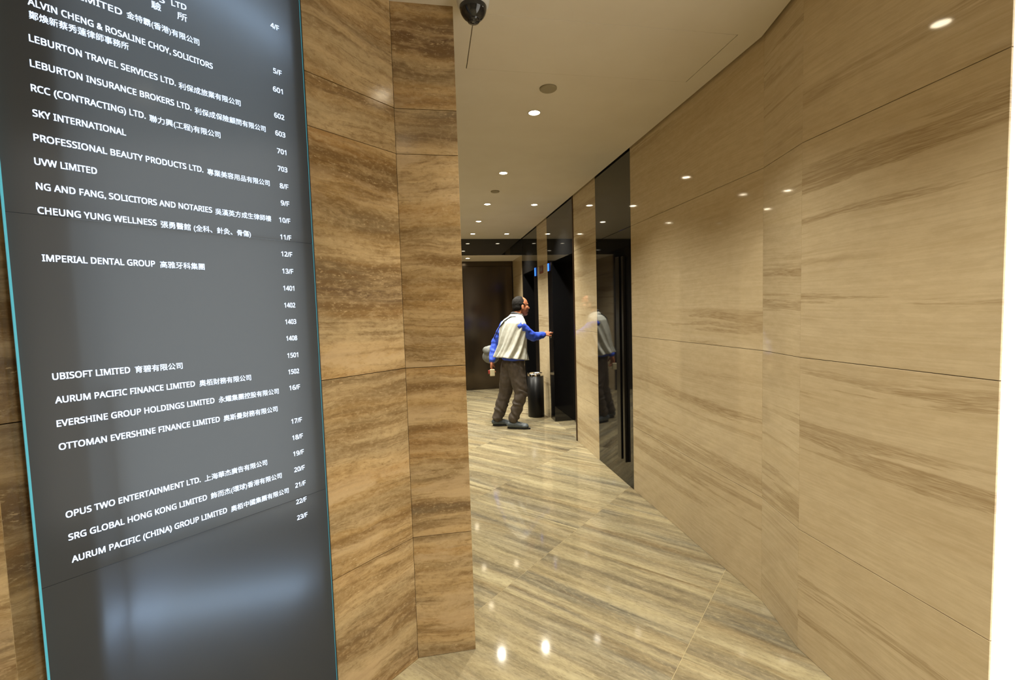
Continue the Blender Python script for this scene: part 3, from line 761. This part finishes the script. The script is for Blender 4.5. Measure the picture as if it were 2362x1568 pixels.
# eyes
for s in (-1, 1):
    bm = bmesh.new(); ell(bm, hp(0.083, 0.029*s, 0.004), (0.006, 0.011, 0.005), HROT); own(finish('eye', bm, plain('eye%d' % s, (0.03, 0.02, 0.015), 0.2), None, True))
# hair, receding at the front
bm = bmesh.new()
ell(bm, hp(-0.030, 0, 0.036), (0.088, 0.081, 0.089), HROT)
ell(bm, hp(-0.050, 0, -0.006), (0.062, 0.074, 0.072), HROT)
for s in (-1, 1):
    cap(bm, hp(-0.012, 0.066*s, 0.032), 0.016, hp(0.016, 0.066*s, 0.014), 0.009)
own(fuse('hair', bm, 0.006, HAIRM, None, 2, lambda p: 0.0025*mnoise.noise(p*90)))
# shirt: sleeves and collar stand
def wr_disp(a, f, o=V(0, 0, 0)):
    return lambda p: a*(mnoise.noise(V(p.x*f*0.6, p.y*f*0.6, p.z*f*1.5)+o) + 0.6*math.sin(p.z*f*2.2+p.x*f*1.4+4*mnoise.noise(p*f*0.5)))
bm = bmesh.new()
chain(bm, [(V(1.04, 5.52, 1.275), 0.060), (shR, 0.068), ((shR+elR)/2 - V(0, 0, 0.008), 0.064), (elR, 0.058), (elR*0.35+wrR*0.65, 0.048), (wrR-(wrR-elR)*0.05, 0.040)])
own(fuse('shirt_sleeve', bm, 0.008, SHIRT, None, 3, wr_disp(0.0055, 22)))
bm = bmesh.new()
chain(bm, [(V(0.94, 5.69, 1.275), 0.060), (shL, 0.066), (elL, 0.056), (elL*0.35+wrL*0.65, 0.046), (wrL-(wrL-elL)*0.05, 0.040)])
own(fuse('shirt_sleeve', bm, 0.008, SHIRT, None, 3, wr_disp(0.0055, 22)))
bm = bmesh.new()
ell(bm, V(0.995, 5.60, 1.05), (0.135, 0.165, 0.24), TROT); ell(bm, V(0.99, 5.605, 0.88), (0.135, 0.165, 0.12), TROT)
own(fuse('shirt_front', bm, 0.010, SHIRT, None, 2))
# vest
def loft(rings, n=96, fold=None):
    bm = bmesh.new(); rows = []
    for k, (c, w, d) in enumerate(rings):
        t_ = k/(len(rings)-1); row = []
        for i in range(n):
            a = 2*math.pi*i/n
            rr = 1.0 + (fold(a, t_) if fold else 0.0)
            row.append(bm.verts.new(Vector(c) + FW*(d*math.cos(a)*rr) + LF*(w*math.sin(a)*rr) + UP*(0.03*t_*-math.cos(a)*1.0 if fold else 0)))
        rows.append(row)
    for a, b in zip(rows, rows[1:]):
        for i in range(n): bm.faces.new((a[i], a[(i+1) % n], b[(i+1) % n], b[i]))
    return bm
def lerp_rings(keys, m):
    out = []
    for k in range(m):
        t_ = k/(m-1)*(len(keys)-1); i = min(int(t_), len(keys)-2); f = t_-i; f2 = f*f*(3-2*f)*0.4 + f*0.6
        (c0, w0, d0), (c1, w1, d1) = keys[i], keys[i+1]
        out.append((Vector(c0).lerp(Vector(c1), f2), w0+(w1-w0)*f2, d0+(d1-d0)*f2))
    return out
keys = [((1.040, 5.585, 1.412), 0.072, 0.066), ((1.028, 5.585, 1.380), 0.100, 0.080), ((1.010, 5.588, 1.345), 0.150, 0.100), ((1.000, 5.59, 1.300), 0.182, 0.120),
        ((0.995, 5.60, 1.22), 0.188, 0.138), ((0.988, 5.60, 1.12), 0.183, 0.148), ((0.980, 5.605, 1.02), 0.183, 0.156), ((0.972, 5.61, 0.94), 0.190, 0.166), ((0.962, 5.61, 0.862), 0.200, 0.182)]
def vfold(a, t_):
    g = max(0.0, (t_-0.28))/0.72
    s_ = a + 1.3*(t_-0.5)
    return g*0.17*(0.6*math.sin(9*s_ + 1.5*math.sin(3*t_+a)) + 0.4*math.sin(14*s_+2.0)) + g*0.03*math.sin(23*s_)
bm = loft(lerp_rings(keys, 44), 144, vfold)
vest = own(finish('vest', bm, VEST, None, True))
so = vest.modifiers.new('thickness', 'SOLIDIFY'); so.thickness = 0.006; so.offset = 1
bm = bmesh.new()
ring = []
for i in range(24):
    a = 2*math.pi*i/24
    ring.append((V(1.052, 5.588, 1.402) + FW*(0.070*math.cos(a)) + LF*(0.070*math.sin(a)) + UP*(-0.030*math.cos(a)), 0.013))
chain(bm, ring + [ring[0]])
chain(bm, [(V(1.085, 5.555, 1.385), 0.013), (V(1.118, 5.535, 1.335), 0.012), (V(1.135, 5.54, 1.28), 0.010)])
own(fuse('collar', bm, 0.006, COLLAR, None, 2))
# trousers
bm = bmesh.new()
ell(bm, V(0.985, 5.605, 0.82), (0.128, 0.165, 0.14), TROT)
chain(bm, [(hipR, 0.112), (knR*0.6+hipR*0.4, 0.098), (knR, 0.082), (anR*0.6+knR*0.4, 0.070), (anR+V(0, 0, 0.03), 0.064)])
chain(bm, [(hipL, 0.112), (knL*0.6+hipL*0.4, 0.100), (knL, 0.084), (anL*0.6+knL*0.4, 0.078), (anL+V(0, 0, 0.02), 0.070)])
def tdisp(p):
    low = max(0.0, min(1.0, (0.62-p.z)/0.3))
    return 0.004*mnoise.noise(p*14) + (0.003+0.008*low)*math.sin(p.z*62 + p.x*34 + 5*mnoise.noise(p*9)) * (0.5+0.5*mnoise.noise(p*7+V(3, 1, 2)))
own(fuse('trousers', bm, 0.008, TROUS, None, 3, tdisp))
# shoes
def shoe(an, toe):
    d = (toe-an); d.z = 0; ln = d.length; d.normalize(); s_ = V(-d.y, d.x, 0)
    g = V(an.x, an.y, 0)
    bm = bmesh.new()
    chain(bm, [(g - d*0.035 + V(0, 0, 0.052), 0.038), (g + d*0.05 + V(0, 0, 0.050), 0.042), (g + d*(ln*0.78) + V(0, 0, 0.036), 0.034)])
    ell(bm, g + d*(ln*0.70) + V(0, 0, 0.036), (0.055, 0.044, 0.026), Matrix((d, s_, UP)).transposed())
    own(fuse('shoe', bm, 0.006, SHOE, None, 3))
    bm = bmesh.new()
    m = Matrix((d, s_, UP)).transposed()
    pts = []
    for i in range(28):
        a = 2*math.pi*i/28; q = math.cos(a)
        w_ = 0.036 + 0.010*max(0, q) 
        pts.append(g + d*(ln*0.38 + (ln*0.5+0.035)*q) + s_*(w_*math.sin(a)))
    lo_ = [bm.verts.new((p.x, p.y, 0.001)) for p in pts]; hi_ = [bm.verts.new((p.x, p.y, 0.016)) for p in pts]
    bm.faces.new(lo_[::-1]); bm.faces.new(hi_)
    for i in range(28): bm.faces.new((lo_[i], lo_[(i+1) % 28], hi_[(i+1) % 28], hi_[i]))
    own(finish('sole', bm, SOLE, None))
shoe(V(0.935, 5.525, 0), V(1.140, 5.44, 0))
shoe(V(0.775, 5.72, 0), V(0.955, 5.68, 0))
# bag slung behind him, with its strap
bag = empty('shoulder_bag', (0.74, 5.86, 0.90)); tag(bag, 'soft grey shoulder bag hanging behind the man, its black strap over his vest', 'bag')
def ownb(o): o.parent = bag; o.matrix_parent_inverse = bag.matrix_basis.inverted(); return o
bm = bmesh.new()
ell(bm, V(0.745, 5.93, 0.92), (0.055, 0.12, 0.10), TROT); ell(bm, V(0.745, 5.94, 0.86), (0.07, 0.16, 0.085), TROT); ell(bm, V(0.71, 5.92, 0.95), (0.05, 0.09, 0.06), TROT)
ownb(fuse('bag_body', bm, 0.010, BAGM, None, 3, lambda p: 0.008*mnoise.noise(p*11)))
bm = bmesh.new()
pts = [V(0.755, 5.90, 1.0), V(0.78, 5.78, 1.12), V(0.82, 5.64, 1.24), V(0.880, 5.55, 1.335), V(0.955, 5.52, 1.385), V(1.01, 5.49, 1.385)]
chain(bm, [(p, 0.007) for p in pts])
ownb(fuse('strap', bm, 0.004, plain('black_strap', (0.01, 0.01, 0.01), 0.6), None, 1))
pk = empty('paper_packet', (0.728, 5.675, 0.722)); tag(pk, 'small cream and red packet held low in the man’s left hand', 'packet')
o = boxobj('packet', (-0.03, 0.03, -0.012, 0.018, -0.075, 0.010), plain('cream_paper', G((196, 186, 150)), 0.7), pk, 0.004)
o = boxobj('red_flap', (-0.052, -0.030, -0.010, 0.014, -0.045, 0.0), plain('red_paper', G((140, 40, 30)), 0.6), pk, 0.003)
